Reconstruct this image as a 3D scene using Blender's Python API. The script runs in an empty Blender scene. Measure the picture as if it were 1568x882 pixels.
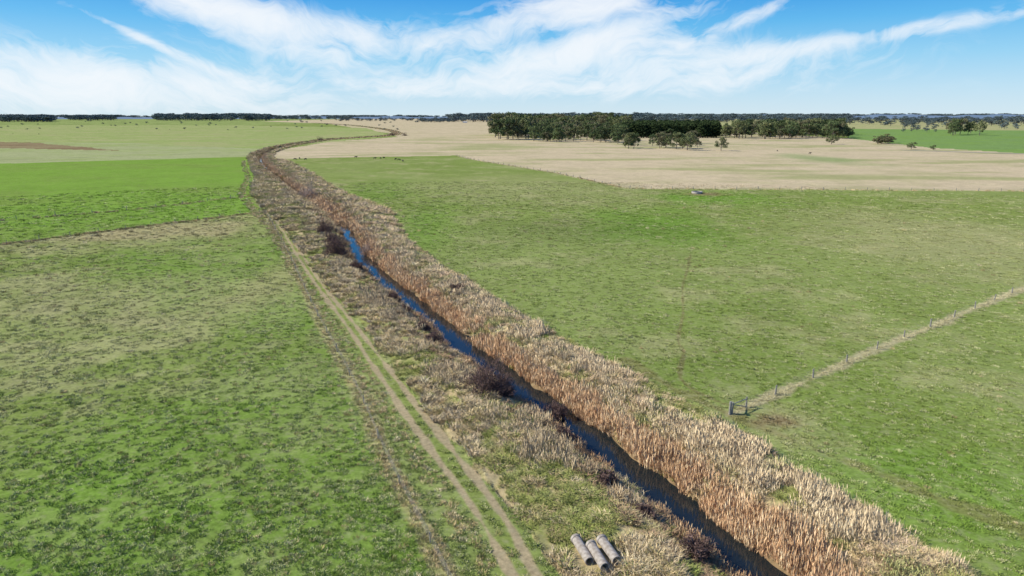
import bpy, math, random
import numpy as np
from mathutils import Vector, Matrix
rng=np.random.default_rng(7); random.seed(7)
scene=bpy.context.scene
H0=30.0; F=1045.0; PT=math.radians(14.08); SP,CP=math.sin(PT),math.cos(PT)
# ---- survey helper: photo measurement -> metres on the ground plane
def g(u,v,z=0.0):
    b=(v-441)/F; zc=(H0-z)/(CP*b+SP)
    return ((u-784)/F*zc, zc*(CP-b*SP))
def G(pts,z=0.0): return np.array([g(u,v,z) for u,v in pts])
def lin(r,gg,b,k=1.0):
    f=lambda c:(c/12.92 if c<=.04045 else ((c+.055)/1.055)**2.4)
    return np.array([f(r/255)*k,f(gg/255)*k,f(b/255)*k])
# ---- noise
TAB=rng.random((256,256))
def vn(x,y,sc,seed=0):
    a=0.6+seed*1.3; ca,sa=math.cos(a),math.sin(a)
    X=(x*ca-y*sa)/sc+seed*17.3; Y=(x*sa+y*ca)/sc+seed*5.7
    i=np.floor(X).astype(np.int64); j=np.floor(Y).astype(np.int64)
    fx=X-i; fy=Y-j; fx=fx*fx*(3-2*fx); fy=fy*fy*(3-2*fy)
    i&=255; j&=255; i2=(i+1)&255; j2=(j+1)&255
    return (TAB[i,j]*(1-fx)+TAB[i2,j]*fx)*(1-fy)+(TAB[i,j2]*(1-fx)+TAB[i2,j2]*fx)*fy
def fbm(x,y,sc,seed=0,o=4):
    t=0;a=1;w=0
    for k in range(o):
        t=t+a*vn(x,y,sc/2**k,seed+k*3); w+=a; a*=.55
    return t/w
def sstep(a,b,x):
    t=np.clip((x-a)/(b-a),0,1); return t*t*(3-2*t)
def smooth(P,n=3):
    P=np.asarray(P,float); out=[]
    for i in range(len(P)-1):
        p0=P[max(i-1,0)];p1=P[i];p2=P[i+1];p3=P[min(i+2,len(P)-1)]
        for k in range(n):
            t=k/n
            out.append(.5*((2*p1)+(-p0+p2)*t+(2*p0-5*p1+4*p2-p3)*t*t+(-p0+3*p1-3*p2+p3)*t**3))
    out.append(P[-1]); return np.array(out)
def pdist(x,y,P):
    best=np.full(x.shape,1e9); S=np.zeros(x.shape); D=np.zeros(x.shape); s0=0
    for i in range(len(P)-1):
        ax,ay=P[i];bx,by=P[i+1];dx,dy=bx-ax,by-ay;L=math.hypot(dx,dy)+1e-9
        t=np.clip(((x-ax)*dx+(y-ay)*dy)/(L*L),0,1)
        ex=x-(ax+t*dx);ey=y-(ay+t*dy);d2=ex*ex+ey*ey
        m=d2<best; best[m]=d2[m]; S[m]=s0+t[m]*L
        sg=np.where(ex*dy-ey*dx>=0,1.0,-1.0); D[m]=(np.sqrt(d2)*sg)[m]
        s0+=L
    return D,S
def pip(x,y,P):
    ins=np.zeros(x.shape,bool); n=len(P)
    for i in range(n):
        x1,y1=P[i];x2,y2=P[(i+1)%n]
        c=((y1>y)!=(y2>y)); 
        if y1==y2: continue
        ins^= c&(x<(x2-x1)*(y-y1)/(y2-y1)+x1)
    return ins
# ---- survey lines
WZ=-1.75
CL=smooth(G([(1450,1100),(1280,975),(1165,882),(1062,800),(1002,750),(938,700),(872,650),(805,600),(728,545),(677,500),(616,450),(562,405),(541,372),(528,350),(498,322),(455,294),(434,278),(412,260),(400,247),(404,238),(428,229),(462,222),(505,216),(560,212),(600,209),(606,204),(580,198),(530,192),(480,189)],WZ),3)
CLs=np.concatenate([[0],np.cumsum(np.hypot(*(CL[1:]-CL[:-1]).T))])
def edgeprof(pts):
    P=G(pts); D,S=pdist(P[:,0],P[:,1],CL); o=np.argsort(S); return S[o],np.abs(D[o])
RS,RD=edgeprof([(1650,1000),(1490,882),(1350,800),(1272,750),(1192,700),(1108,650),(1012,600),(920,550),(828,500),(745,450),(668,400),(625,370),(606,340),(592,322),(536,300),(498,280),(470,262),(440,246)])
LS,LD=edgeprof([(950,1000),(862,882),(800,800),(758,750),(716,700),(674,650),(632,600),(592,550),(556,500),(512,450),(474,400),(452,370),(426,340),(404,320),(384,298),(392,272),(382,246)])
def Redge(s): return np.where(s<RS[-1]+5,np.interp(s,RS,RD),9.0)
def Ledge(s): return np.where(s<LS[-1]+5,np.interp(s,LS,LD),9.0)
def height(x,y,D=None,S=None):
    if D is None: D,S=pdist(x,y,CL)
    a=np.abs(D); E=np.maximum(np.where(D>0,Redge(S),Ledge(S)),9.5)
    aw=a+np.where(a<4.5,(fbm(x,y,3.2,40,2)-.5)*1.7,0)
    z=np.interp(aw,[0,1.4,2.0,3.0,5.0,6.5,8.0],[-2.7,-2.5,-1.85,-1.3,-.1,.5,.55])
    z=np.where(a>8,.55*(1-sstep(0,1,(a-8)/(E-8))),z)
    z=z+(fbm(x,y,7,2,3)-.5)*.25*(a>3)
    z=z+np.where((a>2.5)&(a<E),(fbm(x,y,1.8,9,2)-.5)*.6,0)
    return z
RUT1=smooth(G([(860,980),(785,882),(745,810),(705,750),(668,700),(632,650),(598,600),(566,552),(532,500),(494,450),(460,400),(432,352),(408,318)]))
RUT2=smooth(G([(905,980),(822,882),(784,810),(741,750),(702,700),(662,650),(622,600),(586,552),(546,500),(505,450),(469,400),(438,352),(412,318)]))
LF=G([(722,960),(656,826),(590,700),(550,600),(520,545),(484,480),(447,400),(432,370),(405,322)])
RF=G([(1120,634),(1215,592),(1310,549),(1388,515),(1458,487),(1568,441),(1700,387),(1850,325)])
MF=G([(-300,411),(0,375),(200,350),(400,325)])
BF=G([(700,239),(725,245),(850,265),(960,289),(1568,293),(1900,295)])
MF2=G([(-300,350),(0,338),(200,322),(388,300)])
MF3=G([(-300,310),(0,298),(375,272)])
MF4=G([(-300,255),(0,245),(380,233)])
TRAIL=smooth(G([(1180,640),(1090,612),(1042,580),(1047,540),(1038,520),(1046,480),(1045,440),(1052,415),(1057,390)]))
TR2=smooth(G([(1085,320),(1075,305),(1067,296)]))
MUD=smooth(G([(1700,900),(1568,812),(1400,748),(1250,690),(1130,640),(1040,600),(960,552)]))
polys=dict(
 rtan=[(415,246),(440,243),(700,238),(725,245),(850,265),(960,289),(1568,293),(2300,298),(2300,236),(1568,234),(1300,212),(1100,200),(900,188),(740,184),(560,183),(480,186),(600,205),(607,210),(505,217),(425,230),(410,238)],
 rgreen=[(1290,197),(1568,200),(2200,205),(2200,238),(1568,235),(1420,226),(1300,212)],
 rfar=[(760,182),(2600,182),(2400,205),(1568,200),(1290,197),(900,188)],
 lnear=[(-900,487),(0,375),(400,325),(430,370),(480,480),(550,600),(660,830),(720,960),(-1500,1400)],
 lmid=[(-900,487),(0,375),(400,325),(380,300),(392,270),(380,240),(-900,276)],
 lfar=[(-900,276),(380,240),(420,226),(600,208),(560,196),(380,192),(-900,192)],
 lfar1=[(-900,276),(380,240),(410,229),(200,219),(-900,216)],
 lfar2=[(-1500,181.2),(700,181.2),(560,189),(480,189),(380,192),(-1500,192)],
 tanband=[(400,186),(560,181.5),(760,182),(760,205),(640,211),(608,208),(600,200),(520,190)],
 brown=[(-300,213),(60,219),(185,231),(100,229),(-300,219)],
)
polys={k:G(v) for k,v in polys.items()}
C=dict(rg=lin(132,149,72),rg2=lin(146,158,88),lg=lin(134,150,74),tan=lin(212,192,152),tan2=lin(184,176,124),
 mid=lin(128,162,62),lfar=lin(158,172,98),lfar1=lin(172,176,122),green2=lin(126,156,86),soil=lin(190,166,132),dark=lin(96,112,56),
 lush=lin(116,152,54),bank=lin(194,174,128),bankg=lin(136,148,72),mud=lin(140,118,86))
def blob(x,y,u,v,du,dv):
    cx,cy=g(u,v); x2,_=g(u+du,v); y2=g(u,v-dv)[1]; y1=g(u,v+dv)[1]; ry=(y2-y1)/2
    sh=fbm(x,y,max(ry*.35,2),11,3)-.5
    return sstep(1.3,.2,np.sqrt(((x-cx)/(x2-cx))**2+((y-cy)/ry)**2)+sh*.9)
def mixc(a,b,t): t=np.asarray(t)[...,None]; return a*(1-t)+b*t
def macro(x,y,D,S):
    r=np.hypot(x,y)
    xw=x+(fbm(x,y,6,3,3)-.5)*1.5; yw=y+(fbm(x,y,6,5,3)-.5)*1.5+(fbm(x,y,60,6,3)-.5)*np.clip((r-200)*.03,0,30)
    n1=fbm(x,y,14,1); n2=fbm(x,y,55,2); n3=fbm(x,y,4,4,3); n4=fbm(x/3,y,30,8)
    col=np.zeros(x.shape+(3,))+C['rg']
    col=mixc(col,C['rg2'],sstep(.42,.62,n2)*.6)
    col=mixc(col,C['tan2'],sstep(.48,.75,n1*.6+n3*.4)*.5)
    col=mixc(col,C['tan2'],blob(x,y,1450,360,260,50)*.5)
    col=mixc(col,C['tan2'],blob(x,y,800,285,240,26)*.3)
    col=mixc(col,C['lush'],blob(x,y,1010,345,130,30)*.85)
    col=mixc(col,C['dark'],blob(x,y,900,352,220,22)*.35)
    col=mixc(col,C['lush'],blob(x,y,1090,304,110,12)*.9)
    col=mixc(col,C['lush'],blob(x,y,560,300,60,30)*.5)
    col=mixc(col,C['lush'],blob(x,y,1450,760,330,120)*.6)
    col=mixc(col,C['lush'],blob(x,y,640,350,60,60)*.6)
    def pt(name,c,var=.3,c2=None):
        nonlocal col
        m=pip(xw,yw,polys[name]); cc=np.zeros(x.shape+(3,))+c
        if c2 is not None: cc=mixc(cc,c2,sstep(.4,.66,n1*.4+n4*.6)*var)
        col=np.where(m[...,None],cc,col)
    pt('rtan',C['tan'],.6,C['tan2'])
    mt=pip(xw,yw,polys['rtan'])
    col=np.where(mt[...,None],mixc(col,C['rg2'],sstep(.55,.72,n4)*.45),col)
    col=mixc(col,C['green2'],blob(x,y,1255,243,55,9)*.6)
    col=mixc(col,C['green2'],blob(x,y,700,200,80,4)*.4)
    pt('rgreen',C['green2'],.5,C['mid']); pt('rfar',C['tan2'],.6,C['lfar'])
    pt('lfar',C['lfar'],.6,C['tan2']); pt('lfar1',C['lfar1'],.7,C['lfar']); pt('lfar2',C['lfar'],.5,C['dark']); pt('tanband',C['tan'],.4,C['tan2'])
    pt('brown',C['mud'],.3,C['tan2'])
    pt('lmid',C['mid'],.5,C['rg'])
    ml=pip(xw,yw,polys['lnear'])
    cc=np.zeros(x.shape+(3,))+C['lg']
    cc=mixc(cc,C['tan2'],sstep(.40,.64,n1*.5+n3*.5)*.5)
    cc=mixc(cc,C['lush'],sstep(.45,.65,n2)*.5)
    cc=mixc(cc,C['bank'],blob(x,y,250,352,230,26)*.7)
    cc=mixc(cc,C['bank'],blob(x,y,420,430,60,60)*.4)
    cc=mixc(cc,C['tan2'],blob(x,y,150,470,300,60)*.4)
    cc=mixc(cc,C['lush'],blob(x,y,100,800,220,130)*.5)
    col=np.where(ml[...,None],cc,col)
    near=r<900
    def line(P,w,c,a,jit=.5):
        nonlocal col
        idx=np.where(near)[0]; d,_=pdist(x[idx],y[idx],P); d=np.abs(d)+(n3[idx]-.5)*jit*w*2
        t=np.zeros(x.shape); t[idx]=sstep(w,w*.4,d)*a; col=mixc(col,c,t)
    line(LF,1.2,C['bank'],.5); line(RF,1.0,C['tan'],.6,.9); line(MF,.8,C['bank'],.6); line(MF2,.8,C['dark'],.5); line(MF3,1.0,C['dark'],.35); line(MF4,2.0,C['dark'],.5)
    line(BF,1.5,C['tan2'],.6)
    E=np.where(D>0,Redge(S),Ledge(S)); a=np.abs(D)+(n3-.5)*1.6
    inb=(a<E)&(S>1)&(S<CLs[-1]-1)
    bc=mixc(np.zeros(x.shape+(3,))+C['bank'],C['bankg'],np.where(D>0,sstep(.48,.62,n3*.5+n1*.5)*.7,sstep(.42,.58,n3*.5+n1*.5)*.8))
    bc=mixc(bc,C['mud'],sstep(3.2,2.2,np.abs(D)))
    col=np.where(inb[...,None],bc,col)
    line(MUD,1.3,C['mud'],.45,1.0); line(TRAIL,.36,lin(128,116,76),.65,.9); line(TR2,.8,C['lush'],.5)
    line((RUT1+RUT2)/2,1.7,C['bankg'],.6,.5)
    line(RUT1,.5,C['soil'],.8,.8); line(RUT2,.5,C['soil'],.8,.8)
    col=mixc(col,C['mud'],blob(x,y,1190,645,40,12)*.8)
    col=mixc(col,C['mud'],blob(x,y,1078,297,42,3.2)*.8)
    return np.clip(col*(0.88+.24*fbm(x,y,9,12,4))[...,None],0,1)
ALB=0.94
# ---- mesh helpers
def mesh_np(name,V,Q=None,T=None,mats=(),smooth_=False):
    me=bpy.data.meshes.new(name); V=np.asarray(V,np.float32).reshape(-1,3)
    me.vertices.add(len(V)); me.vertices.foreach_set('co',V.ravel())
    nq=0 if Q is None else len(Q); nt=0 if T is None else len(T)
    li=[];ls=[];o=0
    if nq: li.append(np.asarray(Q).ravel()); ls.append(np.arange(nq)*4); o=nq*4
    if nt: li.append(np.asarray(T).ravel()); ls.append(np.arange(nt)*3+o)
    li=np.concatenate(li).astype(np.int32); ls=np.concatenate(ls).astype(np.int32)
    me.loops.add(len(li)); me.loops.foreach_set('vertex_index',li)
    me.polygons.add(nq+nt); me.polygons.foreach_set('loop_start',ls)
    for m in mats: me.materials.append(m)
    me.update(calc_edges=True); 
    if smooth_: me.polygons.foreach_set('use_smooth',np.ones(nq+nt,bool))
    me.validate(); return me
def obj(name,me,parent=None,link=True):
    o=bpy.data.objects.new(name,me)
    if link: scene.collection.objects.link(o)
    if parent: o.parent=parent
    return o
class MB:
    def __init__(s): s.v=[];s.f=[];s.m=[];s.n=0
    def add(s,V,Fs,m=0):
        s.v+= [tuple(p) for p in V]; s.f+=[tuple(i+s.n for i in f) for f in Fs]; s.m+=[m]*len(Fs); s.n+=len(V)
    def tube(s,p0,p1,r0,r1,n=6,m=0,cap=True):
        p0=Vector(p0);p1=Vector(p1);d=(p1-p0).normalized(); a=d.orthogonal().normalized(); b=d.cross(a)
        V=[];
        for p,r in((p0,r0),(p1,r1)):
            for k in range(n):
                t=2*math.pi*k/n; V.append(p+a*math.cos(t)*r+b*math.sin(t)*r)
        Fs=[(k,(k+1)%n,n+(k+1)%n,n+k) for k in range(n)]
        if cap: Fs+=[tuple(range(n-1,-1,-1)),tuple(range(n,2*n))]
        s.add(V,Fs,m)
    def box(s,c,sz,m=0,rz=0):
        V=[];R=Matrix.Rotation(rz,3,'Z')
        for z in(-.5,.5):
            for x,y in((-.5,-.5),(.5,-.5),(.5,.5),(-.5,.5)): V.append(Vector(c)+R@Vector((x*sz[0],y*sz[1],z*sz[2])))
        s.add(V,[(3,2,1,0),(4,5,6,7),(0,1,5,4),(1,2,6,5),(2,3,7,6),(3,0,4,7)],m)
    def mesh(s,name,mats,sm=False):
        me=bpy.data.meshes.new(name); me.from_pydata(s.v,[],s.f)
        for m in mats: me.materials.append(m)
        me.polygons.foreach_set('material_index',s.m)
        if sm: me.polygons.foreach_set('use_smooth',[True]*len(s.f))
        me.update(); return me
# ---- materials
def newmat(name):
    m=bpy.data.materials.new(name); m.use_nodes=True; nt=m.node_tree; 
    return m,nt,nt.nodes['Principled BSDF'],nt.nodes['Material Output']
def N(nt,t,**k):
    n=nt.nodes.new(t)
    for a,b in k.items(): setattr(n,a,b)
    return n
def noisy(name,c1,c2,scale=5,rough=.85,bump=.3,dist=.02):
    m,nt,b,_=newmat(name); geo=N(nt,'ShaderNodeTexCoord'); no=N(nt,'ShaderNodeTexNoise'); no.inputs['Scale'].default_value=scale; no.inputs['Detail'].default_value=6
    nt.links.new(geo.outputs['Object'],no.inputs['Vector'])
    r=N(nt,'ShaderNodeValToRGB'); r.color_ramp.elements[0].position=.35; r.color_ramp.elements[1].position=.65
    r.color_ramp.elements[0].color=(*c1,1); r.color_ramp.elements[1].color=(*c2,1)
    nt.links.new(no.outputs['Fac'],r.inputs[0]); nt.links.new(r.outputs[0],b.inputs['Base Color']); b.inputs['Roughness'].default_value=rough
    bp=N(nt,'ShaderNodeBump'); bp.inputs['Strength'].default_value=bump; bp.inputs['Distance'].default_value=dist
    nt.links.new(no.outputs['Fac'],bp.inputs['Height']); nt.links.new(bp.outputs[0],b.inputs['Normal']); return m
def foliage(name,use_inst=True,base=(.1,.1,.05),lo=.6,hi=1.35,up=.8):
    m=bpy.data.materials.new(name); m.use_nodes=True; nt=m.node_tree; nt.nodes.clear()
    out=N(nt,'ShaderNodeOutputMaterial')
    geo=N(nt,'ShaderNodeNewGeometry'); mr=N(nt,'ShaderNodeMapRange'); mr.inputs[3].default_value=lo; mr.inputs[4].default_value=hi
    nt.links.new(geo.outputs['Random Per Island'],mr.inputs[0])
    if use_inst:
        a=N(nt,'ShaderNodeAttribute',attribute_type='INSTANCER',attribute_name='icol'); src=a.outputs['Color']
    else:
        a=N(nt,'ShaderNodeRGB'); a.outputs[0].default_value=(*base,1); src=a.outputs[0]
    mu=N(nt,'ShaderNodeVectorMath',operation='SCALE'); nt.links.new(src,mu.inputs[0]); nt.links.new(mr.outputs[0],mu.inputs['Scale'])
    ad=N(nt,'ShaderNodeVectorMath',operation='ADD'); nt.links.new(geo.outputs['Normal'],ad.inputs[0]); ad.inputs[1].default_value=(-.35*up,0,up)
    no=N(nt,'ShaderNodeVectorMath',operation='NORMALIZE'); nt.links.new(ad.outputs[0],no.inputs[0])
    d=N(nt,'ShaderNodeBsdfDiffuse'); nt.links.new(mu.outputs[0],d.inputs[0]); nt.links.new(no.outputs[0],d.inputs['Normal']); nt.links.new(d.outputs[0],out.inputs[0])
    return m
M_blade=foliage('grass_blades',lo=.78,hi=1.22,up=1.4); M_leafI=foliage('tree_leaves',True,lo=.5,hi=1.5,up=.5)
M_bark=noisy('bark',(.12,.09,.07),(.3,.26,.22),3)
M_post=noisy('weathered_post',(.2,.18,.14),(.42,.39,.34),8)
M_wire=noisy('fence_wire',(.2,.2,.2),(.3,.3,.3),8,.5)
M_conc=noisy('concrete',(.30,.25,.19),(.50,.44,.36),4,.95,.4,.02)
M_twig=foliage('bush_twigs',False,(.16,.105,.085),.5,1.5,.5)
M_twig2=foliage('pale_twigs',False,(.5,.38,.29),.5,1.4,.6)
M_cow=noisy('black_hide',(.012,.011,.01),(.03,.026,.022),4,.7)
# ground material
def ground_mat():
    m=bpy.data.materials.new('pasture_ground'); m.use_nodes=True; nt=m.node_tree; nt.nodes.clear(); L=nt.links.new
    out=N(nt,'ShaderNodeOutputMaterial'); b=N(nt,'ShaderNodeBsdfDiffuse'); L(b.outputs[0],out.inputs[0])
    at=N(nt,'ShaderNodeAttribute',attribute_name='macro'); geo=N(nt,'ShaderNodeNewGeometry')
    def noise(s,d=5,r=.6):
        n=N(nt,'ShaderNodeTexNoise'); n.inputs['Scale'].default_value=s; n.inputs['Detail'].default_value=d; n.inputs['Roughness'].default_value=r; L(geo.outputs['Position'],n.inputs['Vector']); return n
    a=noise(2.3,4,.7); c=noise(.3,3)
    def mr(src,lo,hi,a0,a1):
        n=N(nt,'ShaderNodeMapRange'); n.inputs[1].default_value=lo;n.inputs[2].default_value=hi;n.inputs[3].default_value=a0;n.inputs[4].default_value=a1; L(src,n.inputs[0]); return n.outputs[0]
    m1=N(nt,'ShaderNodeMath',operation='MULTIPLY'); L(mr(a.outputs['Fac'],.3,.7,.68,1.32),m1.inputs[0]); L(mr(c.outputs['Fac'],.3,.7,.9,1.1),m1.inputs[1])
    sc=N(nt,'ShaderNodeVectorMath',operation='SCALE'); L(at.outputs['Color'],sc.inputs[0]); L(m1.outputs[0],sc.inputs['Scale'])
    mx=N(nt,'ShaderNodeMix',data_type='RGBA'); L(mr(noise(1.1,5,.7).outputs['Fac'],.50,.72,0,.5),mx.inputs[0]); L(sc.outputs[0],mx.inputs[6]); mx.inputs[7].default_value=(.42,.38,.22,1)
    L(mx.outputs[2],b.inputs[0])
    return m
# ---- terrain
th=np.concatenate([np.radians(np.arange(-180,-50,2.5)),np.radians(np.arange(-50,50,.08)),np.radians(np.arange(50,180,2.5))])
rr=np.concatenate([[.01],np.geomspace(5,30,14)[:-1],np.geomspace(30,700,480)[:-1],np.geomspace(700,40000,240)])
R,TH=np.meshgrid(rr,th,indexing='ij'); X=(R*np.sin(TH)).ravel(); Y=(R*np.cos(TH)).ravel()
D,S=pdist(X,Y,CL)
Z=height(X,Y,D,S); col=macro(X,Y,D,S)*ALB
nr,nc=R.shape
ii=np.arange(nr-1)[:,None]*nc; jj=np.arange(nc)[None,:]; j2=(jj+1)%nc
Q=np.stack([ii+jj,ii+nc+jj,ii+nc+j2,ii+j2],-1).reshape(-1,4)[:, ::-1]
me=mesh_np('ground',np.stack([X,Y,Z],-1),Q,mats=[ground_mat()],smooth_=True)
ca=me.attributes.new('macro','FLOAT_COLOR','POINT'); ca.data.foreach_set('color',np.concatenate([col,np.ones((len(col),1))],1).astype(np.float32).ravel())
ground=obj('ground',me)
# ---- water
m,nt,b,_=newmat('ditch_water'); b.inputs['Base Color'].default_value=(.014,.02,.022,1); b.inputs['Roughness'].default_value=.05; b.inputs['IOR'].default_value=1.36
no=N(nt,'ShaderNodeTexNoise'); no.inputs['Scale'].default_value=1.5; no.inputs['Detail'].default_value=3; ge=N(nt,'ShaderNodeNewGeometry'); nt.links.new(ge.outputs['Position'],no.inputs['Vector'])
bp=N(nt,'ShaderNodeBump'); bp.inputs['Strength'].default_value=.2; bp.inputs['Distance'].default_value=.02; nt.links.new(no.outputs['Fac'],bp.inputs['Height']); nt.links.new(bp.outputs[0],b.inputs['Normal'])
n_=len(CL); tg=np.gradient(CL,axis=0); tg/=np.hypot(tg[:,0],tg[:,1])[:,None]; nrm=np.stack([tg[:,1],-tg[:,0]],1)
Lw=CL-nrm*3.2; Rw=CL+nrm*3.2
V=[(*p,WZ) for p in Lw]+[(*p,WZ) for p in Rw]
obj('water',mesh_np('water',V,[(i,n_+i,n_+i+1,i+1) for i in range(n_-1)],mats=[m]))
# ---- prototypes
def blades(name,n,rad,h,w,lean=.35,mat=M_blade,flop=.25,tips=0,seed=0):
    q=np.random.default_rng(seed)
    a=q.random(n)*2*math.pi; rr_=rad*np.sqrt(q.random(n)); bx=rr_*np.cos(a); by=rr_*np.sin(a)
    hh=h*(.5+.5*q.random(n))*(1-.35*(rr_/rad)); la=a+q.normal(0,.8,n); ln=lean*hh*(.3+q.random(n))
    f=q.random(n)*math.pi; wx=np.cos(f)*w/2; wy=np.sin(f)*w/2
    mx=bx+np.cos(la)*ln*.4; my=by+np.sin(la)*ln*.4; tx=bx+np.cos(la)*ln*(1+flop); ty=by+np.sin(la)*ln*(1+flop)
    V=np.stack([np.stack([bx-wx,by-wy,0*bx-.05],-1),np.stack([bx+wx,by+wy,0*bx-.05],-1),np.stack([mx+wx,my+wy,hh*.6],-1),np.stack([mx-wx,my-wy,hh*.6],-1),np.stack([tx,ty,hh*(1-flop*.4*q.random(n))],-1)],1).reshape(-1,3)
    i=np.arange(n)*5
    Q=np.stack([i,i+1,i+2,i+3],-1); T=np.stack([i+3,i+2,i+4],-1)
    if tips: # slender feathery seed-heads
        c=np.stack([tx,ty,hh],-1)[:tips]; k=len(c); o=len(V); ww=w*.9; fx=np.stack([np.cos(f)*ww,np.sin(f)*ww,0*f],-1)[:tips]
        V2=np.stack([c+np.array([0,0,-.3]),c+fx,c+np.array([.06,0,.28]),c-fx],1).reshape(-1,3)
        V=np.concatenate([V,V2]); j=o+np.arange(k)*4; Q=np.concatenate([Q,np.stack([j,j+1,j+2,j+3],-1)])
    return obj(name,mesh_np(name,V,Q,T,[mat]),link=False)
def scatter(name,P,rotz,scl,idx,colr,protos):
    n=len(P); me=bpy.data.meshes.new(name); me.vertices.add(n); me.vertices.foreach_set('co',np.asarray(P,np.float32).ravel())
    rot=np.zeros((n,3),np.float32); rot[:,2]=rotz
    a=me.attributes.new('rot','FLOAT_VECTOR','POINT'); a.data.foreach_set('vector',rot.ravel())
    a=me.attributes.new('scl','FLOAT_VECTOR','POINT'); a.data.foreach_set('vector',np.asarray(scl,np.float32).ravel())
    a=me.attributes.new('idx','INT','POINT'); a.data.foreach_set('value',np.asarray(idx,np.int32))
    a=me.attributes.new('icol','FLOAT_COLOR','POINT'); a.data.foreach_set('color',np.concatenate([colr,np.ones((n,1))],1).astype(np.float32).ravel())
    o=obj(name,me); c=bpy.data.collections.new(name+'_parts')
    for p in protos: c.objects.link(p)
    ng=bpy.data.node_groups.new(name,'GeometryNodeTree'); ng.interface.new_socket('Geometry',in_out='INPUT',socket_type='NodeSocketGeometry'); ng.interface.new_socket('Geometry',in_out='OUTPUT',socket_type='NodeSocketGeometry')
    gi=N(ng,'NodeGroupInput');go=N(ng,'NodeGroupOutput');ci=N(ng,'GeometryNodeCollectionInfo');ip=N(ng,'GeometryNodeInstanceOnPoints')
    ci.inputs['Collection'].default_value=c; ci.inputs['Separate Children'].default_value=True; ci.inputs['Reset Children'].default_value=True
    def na(nm,t):
        q=N(ng,'GeometryNodeInputNamedAttribute',data_type=t); q.inputs['Name'].default_value=nm; return q.outputs['Attribute']
    L=ng.links.new; L(gi.outputs[0],ip.inputs['Points']); L(ci.outputs[0],ip.inputs['Instance']); ip.inputs['Pick Instance'].default_value=True
    L(na('idx','INT'),ip.inputs['Instance Index']); L(na('rot','FLOAT_VECTOR'),ip.inputs['Rotation']); L(na('scl','FLOAT_VECTOR'),ip.inputs['Scale']); L(ip.outputs[0],go.inputs[0])
    o.modifiers.new('scatter','NODES').node_group=ng; return o
def strip(n,a,lo,hi,smax=None,smin=0):
    t=np.linspace(smin,CLs[-1] if smax is None else smax,6000); px=np.interp(t,CLs,CL[:,0]); py=np.interp(t,CLs,CL[:,1]); r=np.maximum(np.hypot(px,py),30)
    w=r**-a; cdf=np.cumsum(w); cdf/=cdf[-1]; s=np.interp(rng.random(n),cdf,t)
    l=lo(s) if callable(lo) else np.full(n,lo); h=hi(s) if callable(hi) else np.full(n,hi)
    d=l+(h-l)*rng.random(n); nx=np.interp(s,CLs,nrm[:,0]); ny=np.interp(s,CLs,nrm[:,1])
    return np.interp(s,CLs,CL[:,0])+nx*d, np.interp(s,CLs,CL[:,1])+ny*d
def polar(n,a,r0,r1,half=46):
    q=rng.random(n); e=2-a
    r=r0*(r1/r0)**q if abs(e)<1e-6 else (r0**e+(r1**e-r0**e)*q)**(1/e)
    t=np.radians(rng.uniform(-half,half,n)); return r*np.sin(t),r*np.cos(t)
def along(P,n,w,a=1.2):
    P=np.asarray(P); s=np.concatenate([[0],np.cumsum(np.hypot(*(P[1:]-P[:-1]).T))]); t=np.linspace(0,s[-1],3000)
    px=np.interp(t,s,P[:,0]);py=np.interp(t,s,P[:,1]); c=np.cumsum(np.hypot(px,py)**-a); c/=c[-1]; q=np.interp(rng.random(n),c,t)
    return np.interp(q,s,P[:,0])+rng.normal(0,w,n),np.interp(q,s,P[:,1])+rng.normal(0,w,n)
def sun3(n,lo,hi,asp=.25):
    s=rng.uniform(lo,hi,n); return np.stack([s,s,s*rng.uniform(1-asp,1+asp,n)],-1)
def jit(n,k=.2): return (1+rng.normal(0,k,n))[:,None].clip(.4,1.7)
TANS=np.array([lin(240,216,164),lin(230,202,148),lin(218,192,142),lin(246,228,182),lin(196,182,116),lin(158,166,88)])
px_,py_=g(912,856)
# bank grass
x,y=strip(41000,1.15,lambda s:-Ledge(s)-.4,lambda s:Redge(s)+.8,CLs[-1])
D,S=pdist(x,y,CL); gr=fbm(x,y,5,22,3); ed=np.where(D>0,Redge(S)+.3,Ledge(S))+(fbm(x,y,3.5,23,2)-.55)*3.2
k=(np.abs(D)>2.4)&(fbm(x,y,3,21,3)>.28)&(np.abs(D)<ed)&(np.hypot(x-px_,y-py_)>2.0); x,y,D,S,gr=x[k],y[k],D[k],S[k],gr[k]; n=len(x)
r=np.hypot(x,y)
pick=rng.choice(6,n,p=[.28,.24,.2,.08,.12,.08]); cc=TANS[pick]
gz=np.where(D>0,sstep(.50,.62,gr),sstep(.47,.6,gr)); cc=mixc(cc,lin(146,162,76),gz*.8*(rng.random(n)<.8))
dk=(D<0)&(D>-7)&(rng.random(n)<.4); cc[dk]=lin(182,152,118)
gy=(D<-3)&(rng.random(n)<.3)&(gz<.5); cc[gy]=lin(220,198,158)
pk_=(D>0)&(rng.random(n)<.25)&(gz<.5); cc[pk_]=lin(240,208,168)
s=sun3(n,.5,1.1); s*=np.clip(r/110,1,2.4)[:,None]; s[:,2]*=(1-.4*gz); s[dk,2]*=1.25; s*=(.75+.5*fbm(x,y,4,35,2))[:,None]
pr=[blades('bank_tuft_%d'%i,62,.52,.78,.04,.75,flop=.45,seed=i) for i in range(4)]
scatter('bank_grass',np.stack([x,y,height(x,y,D,S)-.03],-1),rng.random(n)*6.28,s,rng.integers(0,4,n),cc*jit(n,.12),pr)
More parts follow.
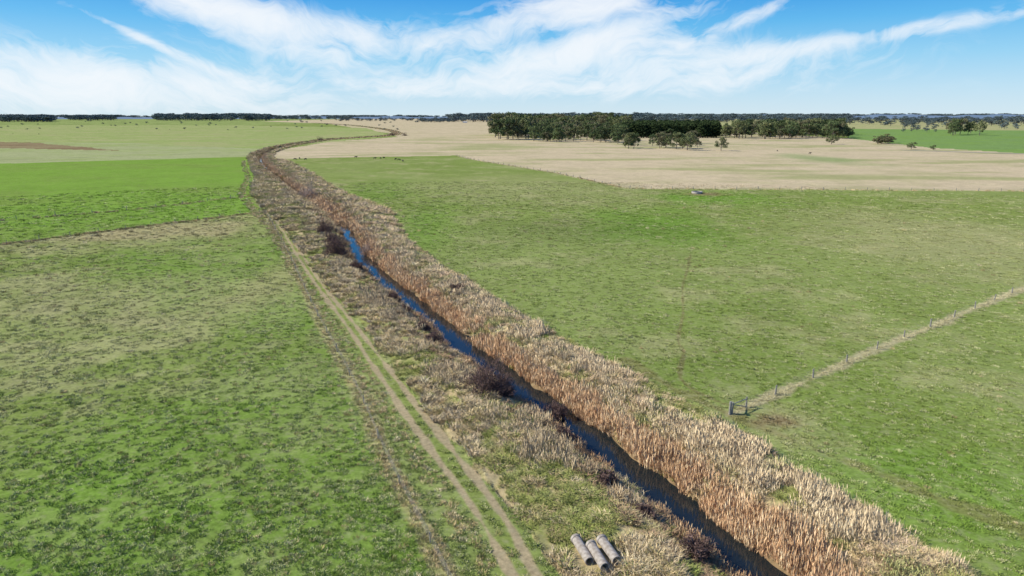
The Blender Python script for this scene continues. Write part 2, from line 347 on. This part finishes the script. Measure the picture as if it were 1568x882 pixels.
# reeds: water-side bands, taller drifts on both banks, one choked reach upstream
_,sc_=pdist(*[np.array(t) for t in zip(g(498,322,WZ),g(527,348,WZ))],CL)
_,sq_=pdist(*[np.array(t) for t in zip(g(468,303,WZ),g(536,352,WZ))],CL)
s_lo,s_hi=min(sq_),max(sq_)
x,y=strip(9400,1.1,lambda s:1.5+1.1*vn(s,s*0,4,6),lambda s:3.0+1.9*vn(s,s*0,7,5),CLs[-1]*.97); x2,y2=strip(4200,1.1,lambda s:-3.6+0*s,lambda s:-2.2+.9*vn(s,s*0,5,8),CLs[-1]*.97)
x3,y3=strip(5600,1.1,3.2,lambda s:Redge(s)-.5,RS[-1]); x4,y4=strip(2600,1.1,lambda s:-Ledge(s)+3,lambda s:-3.2+0*s,LS[-1]); x5,y5=strip(700,0,-2.4,2.2,s_hi,s_lo)
k1=fbm(x,y,3,31,2)>.36; x,y=x[k1],y[k1]; k=fbm(x2,y2,6,30,2)>.45; k3=fbm(x3,y3,4,34,2)>.42; k4=(fbm(x4,y4,5,36,2)>.55)&(np.hypot(x4-px_,y4-py_)>2.6); k5=fbm(x5,y5,6,37,2)>.4
kind=np.r_[np.zeros(k1.sum()),np.ones(k.sum()),np.full(k3.sum(),2),np.full(k4.sum(),3),np.full(k5.sum(),0)]; x=np.r_[x,x2[k],x3[k3],x4[k4],x5[k5]];y=np.r_[y,y2[k],y3[k3],y4[k4],y5[k5]]; n=len(x); r=np.hypot(x,y)
RE=np.array([lin(236,198,150),lin(230,186,140),lin(242,214,170),lin(214,174,130)]); cc=RE[rng.integers(0,4,n)]; cc[kind==1]*=.78; cc[kind>=2]=mixc(cc[kind>=2],lin(244,224,180),np.full((kind>=2).sum(),.7)); cc[kind==3]*=.75
gg=sstep(.52,.64,fbm(x,y,4,38,2))*(kind==2); cc=mixc(cc,lin(150,164,80),gg*.7)
s=sun3(n,.55,1.2,.3); s*=(.7+.6*fbm(x,y,3,39,2))[:,None]; s[:,:2]*=np.clip(r/110,1,2.6)[:,None]; s[kind==1,2]*=.6; s[kind>=2,2]*=.75; s[:,2]*=(1-.4*gg)
pr=[blades('reed_clump_%d'%i,40,.45,1.6,.028,.34,tips=24,seed=40+i) for i in range(4)]
scatter('reeds',np.stack([x,y,np.maximum(height(x,y),-1.9)-.05],-1),rng.random(n)*6.28,s,rng.integers(0,4,n),cc*jit(n,.12),pr)
# pasture grass
x,y=polar(120000,2.0,36,330); D,S=pdist(x,y,CL); E=np.where(D>0,Redge(S),Ledge(S)); d1,_=pdist(x,y,RUT1); d2,_=pdist(x,y,RUT2)
k=(np.abs(D)>E-.3)&(np.abs(d1)>.5)&(np.abs(d2)>.5)&(vn(x,y,.9,33)>.35); x,y,D,S=x[k],y[k],D[k],S[k]; n=len(x); r=np.hypot(x,y)
cc=macro(x,y,D,S); q=rng.random(n); lft=pip(x,y,polys['lnear'])
cc=np.where((q<np.where(lft,.36,.24))[:,None],mixc(cc,lin(214,206,156),np.full(n,.6)),cc)
s=sun3(n,.6,1.4); s*=np.clip(r/80,.9,3)[:,None]; s[:,2]/=np.clip(r/80,.9,2.2)
pr=[blades('pasture_tuft_%d'%i,22,.24,.19,.032,.9,seed=60+i) for i in range(4)]
scatter('pasture_grass',np.stack([x,y,height(x,y,D,S)-.02],-1),rng.random(n)*6.28,s,rng.integers(0,4,n),cc*ALB*1.2*jit(n,.12),pr)
# dry tussocks / thistles in pasture, verges
x,y=polar(11000,1.6,36,260); lft=pip(x,y,polys['lnear']); b1=blob(x,y,250,352,230,26)+.6*blob(x,y,150,470,300,70)
pk=np.where(lft,.35+.6*b1,.035); k=(rng.random(len(x))<pk); x,y=x[k],y[k]
sets=[(x,y)]+[along(LF,800,.4),along(LF,260,1.3),along(RF,1300,.36),along(MF,400,.5),along(BF,400,.6),along(MF2,160,.8)]
x3,y3=strip(1500,1.2,lambda s:-Ledge(s)-5,lambda s:-Ledge(s)-2.2,LS[-1]); sets.append((x3,y3))
lab=np.concatenate([np.full(len(a),i) for i,(a,b) in enumerate(sets)]); x=np.concatenate([a for a,b in sets]); y=np.concatenate([b for a,b in sets]); n=len(x)
D,S=pdist(x,y,CL); k=(np.abs(D)>3)&(np.abs(pdist(x,y,RUT1)[0])>.6)&(np.abs(pdist(x,y,RUT2)[0])>.6)&((lab!=3)|(fbm(x,y,5,41,2)>.4)); x,y,D,S,lab=x[k],y[k],D[k],S[k],lab[k]; n=len(x)
cc=TANS[rng.choice(6,n,p=[.2,.2,.2,.1,.15,.15])].copy(); f=(lab==0); dk=f&(rng.random(n)<.5); cc[dk]=lin(156,138,94); cc[lab==3]=lin(226,214,164)
s=sun3(n,.35,.75); s[f]*=.9; s[lab==3]*=.75; s[(lab==1)|(lab==2)]*=.9; s*=np.clip(np.hypot(x,y)/110,1,2)[:,None]
pr=[blades('dry_tuft_%d'%i,45,.45,.65,.03,.7,seed=80+i) for i in range(3)]
scatter('dry_tussocks',np.stack([x,y,height(x,y,D,S)-.03],-1),rng.random(n)*6.28,s,rng.integers(0,3,n),cc*jit(n,.15),pr)
# ---- bushes
def bush(name,u,v,w,h,mat,n=2600,z=0,sx=1,pale=False,seed=0):
    q=np.random.default_rng(seed); x0,y0=g(u,v,z)
    d=q.normal(size=(n,3)); d/=np.linalg.norm(d,axis=1)[:,None]; d[:,2]=np.abs(d[:,2])*.95; rad=q.random(n)**.5
    lump=.75+.35*np.sin(d[:,0]*5+seed)*np.cos(d[:,1]*4)+.15*np.sin(d[:,2]*9+seed*2)
    c=d*(rad*lump)[:,None]*np.array([w/2*sx,w/2,h]); c[:,2]+=.1
    o=d*.6+q.normal(0,.4,(n,3)); o[:,2]+=.35; o/=np.linalg.norm(o,axis=1)[:,None]
    L=(.35+.5*q.random(n))*h*.3; wd=.035+.02*q.random(n); f=np.cross(o,q.normal(size=(n,3))); f/=np.linalg.norm(f,axis=1)[:,None]
    V=np.stack([c-f*wd[:,None]/2,c+f*wd[:,None]/2,c+o*L[:,None]],1).reshape(-1,3); i=np.arange(n)*3; T=np.stack([i,i+1,i+2],-1)
    if not pale:
        m_=n; e=c+q.normal(0,.12,(m_,3)); a=q.normal(0,.09,(m_,3)); b2=q.normal(0,.09,(m_,3)); o2=len(V)
        V=np.concatenate([V,np.stack([e,e+a,e+b2],1).reshape(-1,3)]); j=o2+np.arange(m_)*3; T=np.concatenate([T,np.stack([j,j+1,j+2],-1)])
    me1=mesh_np(name+'_twigs',V,None,T,[mat])
    mb=MB()
    for k in range(26):
        e=c[q.integers(0,n)]; mb.tube((e[0]*.08,e[1]*.08,-.3),(e[0]*.5,e[1]*.5,e[2]*.6),.06,.035,5); mb.tube((e[0]*.5,e[1]*.5,e[2]*.6),tuple(e),.035,.012,5)
    root=bpy.data.objects.new(name,None); scene.collection.objects.link(root)
    zz=float(height(np.array([x0]),np.array([y0]))[0]); root.location=(x0,y0,max(zz,-1.7))
    obj('twigs',me1,root); obj('stems',mb.mesh(name+'_stems',[M_bark]),root)
for i,(u,v,w,h) in enumerate([(750,603,6.4,4.2),(516,394,6.5,5.2),(497,362,5,4.2),(508,376,4.5,3.4),(700,452,3.2,1.8),(852,618,3.0,2.0),(664,524,3.2,1.8),(648,505,2.6,1.6),(545,410,3.4,2.4),(862,664,2.6,1.8),(600,455,2.6,1.6),(1065,848,2.8,1.6),(770,592,3.6,2.8),(930,742,2.4,1.5),(985,790,2.2,1.4),(620,478,2.4,1.5),(490,215,14,6),(505,214,12,5),(600,208,16,7),(620,208,12,6)]):
    bush('hawthorn_bush',u,v,w,h,M_twig,2600,0,seed=i)
for i,(u,v,w,h) in enumerate([(476,298,8,8),(562,380,3.6,3),(462,300,5,5)]): bush('bare_willow',u,v,w,h,M_twig2,1600,0,pale=True,seed=50+i)
# ---- trees
def tree_mesh(name,kind,seed,leafmat,nleaf=1700):
    q=np.random.default_rng(seed); mb=MB()
    cl=[]
    if kind=='gum':
        top=Vector((q.normal(0,.04),q.normal(0,.04),.62)); mid=Vector((q.normal(0,.02),q.normal(0,.02),.26))
        mb.tube((0,0,-.02),mid,.026,.02,7); mb.tube(mid,top,.02,.012,7)
        for k in range(17):
            a=k*2.4+q.random(); zz=.12+.72*q.random(); R_=(.2+.2*q.random())*(1.15-abs(zz-.45)); st=mid.lerp(top,max(0,min(1,(zz-.3)/.4)))
            e=Vector((math.cos(a)*R_,math.sin(a)*R_,min(.9,zz+.12))); mb.tube(st,e,.01,.004,5); cl.append((np.array(e),.10+.07*q.random()))
        cl.append((np.array([0,0,.87]),.13)); cl.append((np.array([.03,0,.7]),.17)); cl.append((np.array([-.03,0.02,.5]),.17))
    else:
        mb.tube((0,0,-.02),(0,0,.9),.03,.006,7)
        for k in range(26):
            zz=.1+.85*k/26; R_=.24*(1-((zz-.1)/.9)**1.6)+.02; a=k*2.4
            e=np.array([math.cos(a)*R_,math.sin(a)*R_,zz+.03]); mb.tube((0,0,zz-.03),tuple(e),.008,.003,4); cl.append((e,.075+.03*q.random()))
            cl.append((e*np.array([.4,.4,1]),.09))
    V0=len(mb.v)
    w=np.array([c[1]**2 for c in cl]); ci=q.choice(len(cl),nleaf,p=w/w.sum())
    cc=np.array([c[0] for c in cl])[ci]; rr_=np.array([c[1] for c in cl])[ci]
    d=q.normal(size=(nleaf,3)); d/=np.linalg.norm(d,axis=1)[:,None]; p=cc+d*(rr_*q.random(nleaf)**.45)[:,None]*np.array([1,1,.75])
    sz=.03 if nleaf>800 else .06
    a=q.normal(size=(nleaf,3)); a/=np.linalg.norm(a,axis=1)[:,None]; b=np.cross(a,d+q.normal(0,.3,(nleaf,3))); b/=np.linalg.norm(b,axis=1)[:,None]
    a*=sz*(.6+.6*q.random(nleaf))[:,None]; b*=sz*(.4+.5*q.random(nleaf))[:,None]
    LV=np.stack([p-a,p-b,p+a,p+b],1).reshape(-1,3)
    mb.v+=[tuple(t) for t in LV]; mb.f+=[(V0+4*i,V0+4*i+1,V0+4*i+2,V0+4*i+3) for i in range(nleaf)]; mb.m+=[1]*nleaf
    return mb.mesh(name,[M_bark,leafmat])
M_gum=foliage('gum_leaves',False,(.15,.17,.075),.4,1.6,.5)
gumI=[obj('gum_%d'%i,tree_mesh('gum_%d'%i,'gum',100+i,M_leafI,1800),link=False) for i in range(5)]
cypI=[obj('cypress_%d'%i,tree_mesh('cypress_%d'%i,'cypress',120+i,M_leafI,1500),link=False) for i in range(3)]
lowI=[obj('lowtree_%d'%i,tree_mesh('lowtree_%d'%i,'gum',140+i,M_leafI,260),link=False) for i in range(4)]
def px2m(px,v): return px/F*H0/(CP*(v-441)/F+SP)
GUMC=np.array([(.17,.185,.08),(.13,.16,.065),(.20,.19,.10),(.10,.13,.055)])
def grove(name,items,protos,cols,fac=1.0):
    P=[];s=[];c=[]
    for (u,v,hpx,wf) in items:
        x0,y0=g(u,v); P.append((x0,y0,-.3)); h=px2m(hpx,v)*1.08; s.append((h*wf,h*wf,h)); c.append(cols[rng.integers(0,len(cols))]*rng.uniform(.8,1.2)*fac)
    n=len(P); scatter(name,P,rng.random(n)*6.28,s,rng.integers(0,len(protos),n),np.array(c),protos)
U=rng.uniform
it=[(U(757,812),U(205,214),U(22,33),.9) for _ in range(34)]
it+=[(U(815,960),212+U(-5,6),U(12,25),.9) for _ in range(85)]
it+=[(U(940,1070),U(218,228),U(14,24),.9) for _ in range(22)]
it+=[(U(1110,1285),U(204,213),U(12,25),1.0) for _ in range(110)]
it+=[(U(810,960),U(195,203),U(16,22),1.2) for _ in range(60)]
it+=[(U(1285,1300),U(209,214),U(10,16),1.2) for _ in range(5)]
it+=[(U(1330,1368),U(218,223),U(8,13),1.5) for _ in range(9)]
it+=[(U(1450,1500),U(203,208),U(16,24),.9) for _ in range(8)]
grove('eucalypt_grove',it,gumI,GUMC)
it=[]
for i in range(34):
    for j in range(8):
        u=955+i*4.3+U(-1.5,1.5); v=211-j*1.4+U(-.3,.3); it.append((u,v,U(18,21)*(1-.03*j),1.5))
it+=[(1290-i*4+U(-1,1),206-j*1.6,U(15,20),1.4) for i in range(26) for j in range(3)]
grove('pine_plantation',it,cypI,np.array([(.055,.08,.03),(.045,.065,.026)]))
it=[]
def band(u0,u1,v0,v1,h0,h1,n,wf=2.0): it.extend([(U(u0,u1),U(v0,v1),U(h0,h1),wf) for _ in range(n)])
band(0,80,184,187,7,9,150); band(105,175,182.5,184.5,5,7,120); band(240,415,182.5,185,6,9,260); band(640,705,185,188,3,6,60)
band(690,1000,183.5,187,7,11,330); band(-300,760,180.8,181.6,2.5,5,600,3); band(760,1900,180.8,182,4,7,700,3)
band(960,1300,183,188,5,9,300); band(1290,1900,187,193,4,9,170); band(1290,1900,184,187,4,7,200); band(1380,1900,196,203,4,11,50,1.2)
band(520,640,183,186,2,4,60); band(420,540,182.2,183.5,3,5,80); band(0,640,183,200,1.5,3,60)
grove('distant_tree_line',it,lowI,np.array([(.11,.15,.15),(.13,.165,.15),(.10,.13,.13)]),1.0)  # distance haze put into the leaf colours as a pale bluish tint
iso=[(1104,231,20,1.0),(1012,226,22,1.0),(1052,230,26,1.0),(1035,228,24,1.1),(1395,229,11,1.4),(1428,230,8,1.2),(1273,221,15,1.2),(965,222,16,1.1),(838,216,20,1.1)]
gm=[tree_mesh('gum_tree_mesh_%d'%i,'gum',200+i,M_gum,1700) for i in range(4)]
for i,(u,v,hp,wf) in enumerate(iso):
    o=obj('gum_tree',gm[i%4]); x0,y0=g(u,v); h=px2m(hp,v); o.location=(x0,y0,-.2); o.scale=(h*wf*1.1,h*wf*1.1,h*1.05); o.rotation_euler[2]=i*1.7
# distant hills
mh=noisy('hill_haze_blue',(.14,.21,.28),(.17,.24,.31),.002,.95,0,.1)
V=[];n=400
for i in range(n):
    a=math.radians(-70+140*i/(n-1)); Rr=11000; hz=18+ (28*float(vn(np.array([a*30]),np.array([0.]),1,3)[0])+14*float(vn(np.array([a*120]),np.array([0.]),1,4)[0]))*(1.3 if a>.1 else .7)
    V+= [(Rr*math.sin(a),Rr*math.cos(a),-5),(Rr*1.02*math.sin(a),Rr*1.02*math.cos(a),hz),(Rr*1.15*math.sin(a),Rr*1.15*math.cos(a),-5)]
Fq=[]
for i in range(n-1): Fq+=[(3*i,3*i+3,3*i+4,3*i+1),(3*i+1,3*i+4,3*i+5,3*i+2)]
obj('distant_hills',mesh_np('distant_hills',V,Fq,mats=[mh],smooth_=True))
# ---- fences
def fence(name,P,sp,h=1.15,rad=.07,strainer=False):
    P=np.asarray(P); s=np.concatenate([[0],np.cumsum(np.hypot(*(P[1:]-P[:-1]).T))]); q=np.arange(0,s[-1],sp)
    root=bpy.data.objects.new(name,None); scene.collection.objects.link(root); mb=MB(); mw=MB(); prev=None
    xs=np.interp(q,s,P[:,0]);ys=np.interp(q,s,P[:,1]);zs=height(xs,ys)
    for i,(x0,y0,z0) in enumerate(zip(xs,ys,zs)):
        k=1.25 if i%6==0 else 1; hh=h*(k if k==1 else 1.12)*random.uniform(.9,1.05); ox,oy=random.gauss(0,.04),random.gauss(0,.04)
        mb.tube((x0,y0,z0-.3),(x0+ox,y0+oy,z0+hh),rad*k,rad*k*.85,7)
        if prev:
            for f in(.3,.5,.7,.9): mw.tube((prev[0],prev[1],prev[2]+h*f),(x0,y0,z0+h*f),.006,.006,3,cap=False)
        prev=(x0,y0,z0)
    if strainer:
        x0,y0=P[0]; dx,dy=(P[1]-P[0])/np.hypot(*(P[1]-P[0])); z0=float(height(np.array([x0]),np.array([y0]))[0])
        mb.tube((x0-dx*.3,y0-dy*.3,z0-.3),(x0-dx*.3,y0-dy*.3,z0+1.45),.15,.13,9); mb.tube((x0+dx*.1,y0+dy*.1,z0+1.0),(x0+dx*2.6,y0+dy*2.6,z0+.1),.06,.06,6); mb.tube((x0+dx*2.6,y0+dy*2.6,z0-.3),(x0+dx*2.6,y0+dy*2.6,z0+1.2),.1,.09,8)
        mb.tube((x0,y0,z0+1.05),(x0+dx*2.6,y0+dy*2.6,z0+1.0),.05,.05,6)
    obj('posts',mb.mesh(name+'_posts',[M_post]),root); obj('wires',mw.mesh(name+'_wires',[M_wire]),root)
fence('wire_fence',LF,9.0,h=1.05,rad=.05); fence('wire_fence',RF,8.2,strainer=True,rad=.1); fence('wire_fence',MF,7,rad=.08); fence('wire_fence',BF,9,rad=.12,h=1.3); fence('wire_fence',MF2,10,rad=.1,h=1.3)
# ---- concrete pipes
def pipe(a,b_):
    ax,ay=g(*a);bx,by=g(*b_); za=float(height(np.array([ax]),np.array([ay]))[0]); R_=.34; r_=.26
    L=math.hypot(bx-ax,by-ay); prof=[(0,r_),(0,R_+.05),(.22,R_+.05),(.26,R_),(L,R_-.005),(L,r_)]
    n=28; V=[];Fs=[]
    for (t,rad) in prof:
        for k in range(n): an=2*math.pi*k/n; V.append((t,rad*math.cos(an),rad*math.sin(an)))
    m_=len(prof)
    for i in range(m_):
        for k in range(n): Fs.append((i*n+k,i*n+(k+1)%n,((i+1)%m_)*n+(k+1)%n,((i+1)%m_)*n+k))
    mb=MB(); mb.add(V,Fs); o=obj('concrete_pipe',mb.mesh('concrete_pipe',[M_conc]))
    o.location=(ax,ay,za+.42); o.rotation_euler[2]=math.atan2(by-ay,bx-ax); return o
pipe((881,832),(903,868)); pipe((904,846),(926,882)); pipe((920,840),(944,874))
# ---- stock trough
x0,y0=g(1067,296); n=36; R1=2.1
prof=[(R1,0),(R1,.75),(R1-.14,.75),(R1-.14,.12),(0.01,.12)]
V=[];Fs=[]
for (rad,z) in prof:
    for k in range(n): a=2*math.pi*k/n; V.append((rad*math.cos(a),rad*math.sin(a),z))
for i in range(len(prof)-1):
    for k in range(n): Fs.append((i*n+k,i*n+(k+1)%n,(i+1)*n+(k+1)%n,(i+1)*n+k))
root=bpy.data.objects.new('water_trough',None); scene.collection.objects.link(root); root.location=(x0,y0,.05)
mb=MB(); mb.add(V,Fs); mb.tube((R1+.3,0,0),(R1+.3,0,1.0),.06,.06,8); mb.tube((R1+.3,0,.95),(R1-.5,0,.9),.04,.04,8)
obj('rim',mb.mesh('trough_rim',[noisy('pale_concrete',(.42,.36,.31),(.6,.54,.48),3)]),root)
mb=MB(); mb.tube((0,0,.3),(0,0,.5),R1-.16,R1-.16,36); obj('trough_water',mb.mesh('trough_water',[bpy.data.materials['ditch_water']]),root)
# ---- cattle
def cow_mesh(head_down):
    J=dict(pel=(-.75,0,1.15),mid=(-.1,0,1.08),sh=(.6,0,1.15),nk=(.95,0,1.25 if not head_down else .95),hd=(1.2,0,1.38 if not head_down else .5),mz=(1.55,0,1.2 if not head_down else .2),
      tl=(-1.02,0,1.15),tl2=(-1.1,0,.6))
    R_=dict(pel=.3,mid=.4,sh=.34,nk=.2,hd=.16,mz=.09,tl=.05,tl2=.04); E=[('pel','mid'),('mid','sh'),('sh','nk'),('nk','hd'),('hd','mz'),('pel','tl'),('tl','tl2')]
    for s_ in(-1,1):
        t='lr'[s_>0]
        J['k'+t]=(-.6,.2*s_,.75);J['h'+t]=(-.92,.2*s_,.45);J['f'+t]=(-.85,.2*s_,.03);R_['k'+t]=.17;R_['h'+t]=.07;R_['f'+t]=.06
        J['e'+t]=(.55,.2*s_,.75);J['w'+t]=(.6,.2*s_,.4);J['g'+t]=(.6,.2*s_,.03);R_['e'+t]=.13;R_['w'+t]=.065;R_['g'+t]=.06
        J['ear'+t]=(J['hd'][0]-.02,.24*s_,J['hd'][2]+.08);R_['ear'+t]=.04
        E+=[('pel','k'+t),('k'+t,'h'+t),('h'+t,'f'+t),('sh','e'+t),('e'+t,'w'+t),('w'+t,'g'+t),('hd','ear'+t)]
    ks=list(J); me=bpy.data.meshes.new('cow_skel'); me.from_pydata([J[k] for k in ks],[(ks.index(a),ks.index(b)) for a,b in E],[])
    o=obj('tmp',me); o.modifiers.new('s','SKIN')
    for i,k in enumerate(ks): me.skin_vertices[0].data[i].radius=(R_[k],R_[k])
    me.skin_vertices[0].data[0].use_root=True; o.modifiers.new('d','SUBSURF').levels=1
    dg=bpy.context.evaluated_depsgraph_get(); m2=bpy.data.meshes.new_from_object(o.evaluated_get(dg)); bpy.data.objects.remove(o)
    m2.materials.clear(); m2.materials.append(M_cow); return m2
cms=[cow_mesh(True),cow_mesh(False)]
for i,(u,v) in enumerate([(452,245),(459,244),(468,245),(574,244),(583,243.5),(588,243),(611,246),(617,248),(606,245),(545,242),(20,205),(60,206),(260,199),(300,201),(1190,232),(1240,236)]):
    o=obj('black_cow',cms[i%2]); x0,y0=g(u,v); o.location=(x0,y0,0); o.rotation_euler[2]=i*2.1
# ---- farmhouse
x0,y0=g(712,188); root=bpy.data.objects.new('farm_house',None); scene.collection.objects.link(root); root.location=(x0,y0,0)
mw=noisy('weatherboard',(.6,.58,.54),(.7,.68,.64),2); mr_=noisy('iron_roof',(.45,.46,.47),(.6,.6,.62),2); mg=noisy('window_glass',(.02,.02,.03),(.04,.04,.05),2,.2)
mb=MB(); mb.box((0,0,1.6),(24,10,3.2)); obj('walls',mb.mesh('walls',[mw]),root)
mb=MB(); mb.add([(-12.6,-5.6,3.1),(12.6,-5.6,3.1),(12.6,5.6,3.1),(-12.6,5.6,3.1),(-10,0,5.8),(10,0,5.8)],[(0,1,5,4),(2,3,4,5),(3,0,4),(1,2,5),(3,2,1,0)]); obj('roof',mb.mesh('roof',[mr_]),root)
mb=MB()
for xx in(-9,-5,5,9): mb.box((xx,-5.03,1.8),(1.6,.05,1.3))
obj('windows',mb.mesh('windows',[mg]),root); mb=MB(); mb.box((0,-5.03,1.05),(1,.05,2.1)); obj('door',mb.mesh('door',[mg]),root)
# ---- gravel road on the right
P=G([(1380,230),(1440,232),(1568,236),(1900,246)]); mb=MB(); V=[];Fs=[]
for i,(px,py) in enumerate(P): V+=[(px,py-4.5,.18),(px,py+4.5,.18)]
for i in range(len(P)-1): Fs.append((2*i,2*i+2,2*i+3,2*i+1))
mb.add(V,Fs); obj('gravel_road',mb.mesh('gravel_road',[noisy('gravel',(.42,.36,.28),(.55,.48,.38),1)]))
# ---- light
el=math.radians(36); az=math.radians(-84)
Sd=Vector((math.sin(az)*math.cos(el),math.cos(az)*math.cos(el),math.sin(el)))
sl=bpy.data.lights.new('sun','SUN'); sl.energy=5; sl.angle=math.radians(.53); sl.color=(1,.955,.88); so=bpy.data.objects.new('sun',sl); scene.collection.objects.link(so); so.rotation_euler=Sd.to_track_quat('Z','Y').to_euler(); so.location=(-50,0,80)
w=bpy.data.worlds.new('World'); scene.world=w; w.use_nodes=True; nt=w.node_tree; L=nt.links.new; bg=nt.nodes['Background']; bg.inputs['Strength'].default_value=.12
KS=1/.12
sky=N(nt,'ShaderNodeTexSky',sky_type='NISHITA'); sky.sun_disc=False; sky.sun_elevation=el; sky.sun_rotation=az%(2*math.pi); sky.ozone_density=2.0; sky.dust_density=.3; sky.air_density=1.0
tc=N(nt,'ShaderNodeTexCoord'); sp=N(nt,'ShaderNodeSeparateXYZ'); L(tc.outputs['Generated'],sp.inputs[0])
def M(op,a,b=None,c=None,cl=False):
    n=N(nt,'ShaderNodeMath',operation=op); n.use_clamp=cl
    for i,q in enumerate((a,b,c)):
        if q is None: continue
        if isinstance(q,(int,float)): n.inputs[i].default_value=q
        else: L(q,n.inputs[i])
    return n.outputs[0]
AZ=M('ARCTAN2',sp.outputs[0],sp.outputs[1]); EL=M('ARCSINE',sp.outputs[2])
# clear winter air: pale horizon to saturated blue, blended with the physical sky
tint=N(nt,'ShaderNodeValToRGB'); cr=tint.color_ramp
st=[(0,(212,234,247)),(.035,(188,225,248)),(.075,(146,210,247)),(.12,(88,184,242)),(.155,(48,158,234)),(.35,(38,116,206)),(.8,(46,94,170))]
cr.elements[0].position=0; cr.elements[0].color=(*lin(*st[0][1]),1); cr.elements[1].position=.8; cr.elements[1].color=(*lin(*st[-1][1]),1)
for p_,c_ in st[1:-1]: e=cr.elements.new(p_); e.color=(*lin(*c_),1)
L(EL,tint.inputs[0]); ts=N(nt,'ShaderNodeVectorMath',operation='SCALE'); L(tint.outputs[0],ts.inputs[0]); ts.inputs['Scale'].default_value=KS
mu=N(nt,'ShaderNodeMix',data_type='RGBA'); mu.inputs[0].default_value=.88; L(sky.outputs[0],mu.inputs[6]); L(ts.outputs[0],mu.inputs[7])
def ae(u,v):
    a=(u-784)/F; b=(v-441)/F; d=Vector((a,CP-b*SP,-SP-b*CP)).normalized(); return math.atan2(d.x,d.y),math.asin(d.z)
cb=N(nt,'ShaderNodeCombineXYZ'); L(AZ,cb.inputs[0]); L(EL,cb.inputs[1])
wn=N(nt,'ShaderNodeTexNoise'); wn.inputs['Scale'].default_value=8; wn.inputs['Detail'].default_value=4; L(cb.outputs[0],wn.inputs['Vector'])
wv=N(nt,'ShaderNodeVectorMath',operation='SUBTRACT'); L(wn.outputs['Color'],wv.inputs[0]); wv.inputs[1].default_value=(.5,.5,.5)
ws=N(nt,'ShaderNodeVectorMath',operation='SCALE'); L(wv.outputs[0],ws.inputs[0]); ws.inputs['Scale'].default_value=.13
wa=N(nt,'ShaderNodeVectorMath',operation='ADD'); L(cb.outputs[0],wa.inputs[0]); L(ws.outputs[0],wa.inputs[1])
def streak(rot,sx,sy,detail=7):
    r1=N(nt,'ShaderNodeVectorRotate',rotation_type='Z_AXIS'); r1.inputs['Angle'].default_value=math.radians(rot); L(wa.outputs[0],r1.inputs['Vector'])
    s1=N(nt,'ShaderNodeVectorMath',operation='MULTIPLY'); L(r1.outputs[0],s1.inputs[0]); s1.inputs[1].default_value=(sx,sy,1)
    n=N(nt,'ShaderNodeTexNoise'); n.inputs['Scale'].default_value=1; n.inputs['Detail'].default_value=detail; n.inputs['Roughness'].default_value=.62; L(s1.outputs[0],n.inputs['Vector']); return n.outputs['Fac']
fa=streak(-14,10,34); fb=streak(16,10,34)
def ell(u,v,ru,rv,rot,st):
    a0,e0=ae(u,v); ca,sa=math.cos(math.radians(rot)),math.sin(math.radians(rot))
    X_=M('SUBTRACT',AZ,a0); Y_=M('SUBTRACT',EL,e0); k=.9/F
    p=M('MULTIPLY',M('ADD',M('MULTIPLY',X_,ca),M('MULTIPLY',Y_,sa)),1/(ru*k)); q=M('MULTIPLY',M('SUBTRACT',M('MULTIPLY',Y_,ca),M('MULTIPLY',X_,sa)),1/(rv*k))
    d=M('ADD',M('MULTIPLY',p,p),M('MULTIPLY',q,q)); return M('MULTIPLY',M('EXPONENT',M('MULTIPLY',d,-1.0)),st)
def total(l):
    t=None
    for e_ in l:
        v_=ell(*e_); t=v_ if t is None else M('ADD',t,v_)
    return t
ma=total([(380,30,150,38,-18,.85),(300,0,130,18,-12,.5),(600,58,120,28,-6,.5),(225,62,110,6,-25,.5),(80,120,320,42,-3,.82)])
mb_=total([(890,10,140,26,8,1.05),(955,45,120,14,14,.65),(850,90,170,22,12,.75),(1050,98,250,32,2,.65),(690,72,120,30,10,.42),(1150,25,130,12,22,.42),(1420,42,240,10,7,.5),(700,135,460,20,0,.36)])
def dens(f,m,ga): return M('MULTIPLY',M('MAXIMUM',M('SUBTRACT',M('ADD',M('MULTIPLY',M('SUBTRACT',f,.5),ga),m),.14),0),M('MINIMUM',M('MULTIPLY',m,2.5),1.0))
d0=M('ADD',dens(fb,ma,2.1),dens(fa,mb_,2.1)); de=M('SUBTRACT',1.0,M('EXPONENT',M('MULTIPLY',d0,-2.0)))
mx=N(nt,'ShaderNodeMix',data_type='RGBA'); L(de,mx.inputs[0]); L(mu.outputs[2],mx.inputs[6]); mx.inputs[7].default_value=(.94*KS,.97*KS,1.0*KS,1)
L(mx.outputs[2],bg.inputs['Color'])
# ---- camera
cd=bpy.data.cameras.new('camera'); cd.lens=24; cd.sensor_width=36; cd.clip_end=60000; cd.clip_start=.5
co=bpy.data.objects.new('camera',cd); scene.collection.objects.link(co); co.location=(0,0,H0); co.rotation_euler=(math.pi/2-PT,0,0); scene.camera=co
scene.view_settings.view_transform='Standard'; scene.view_settings.look='None'; scene.view_settings.exposure=0
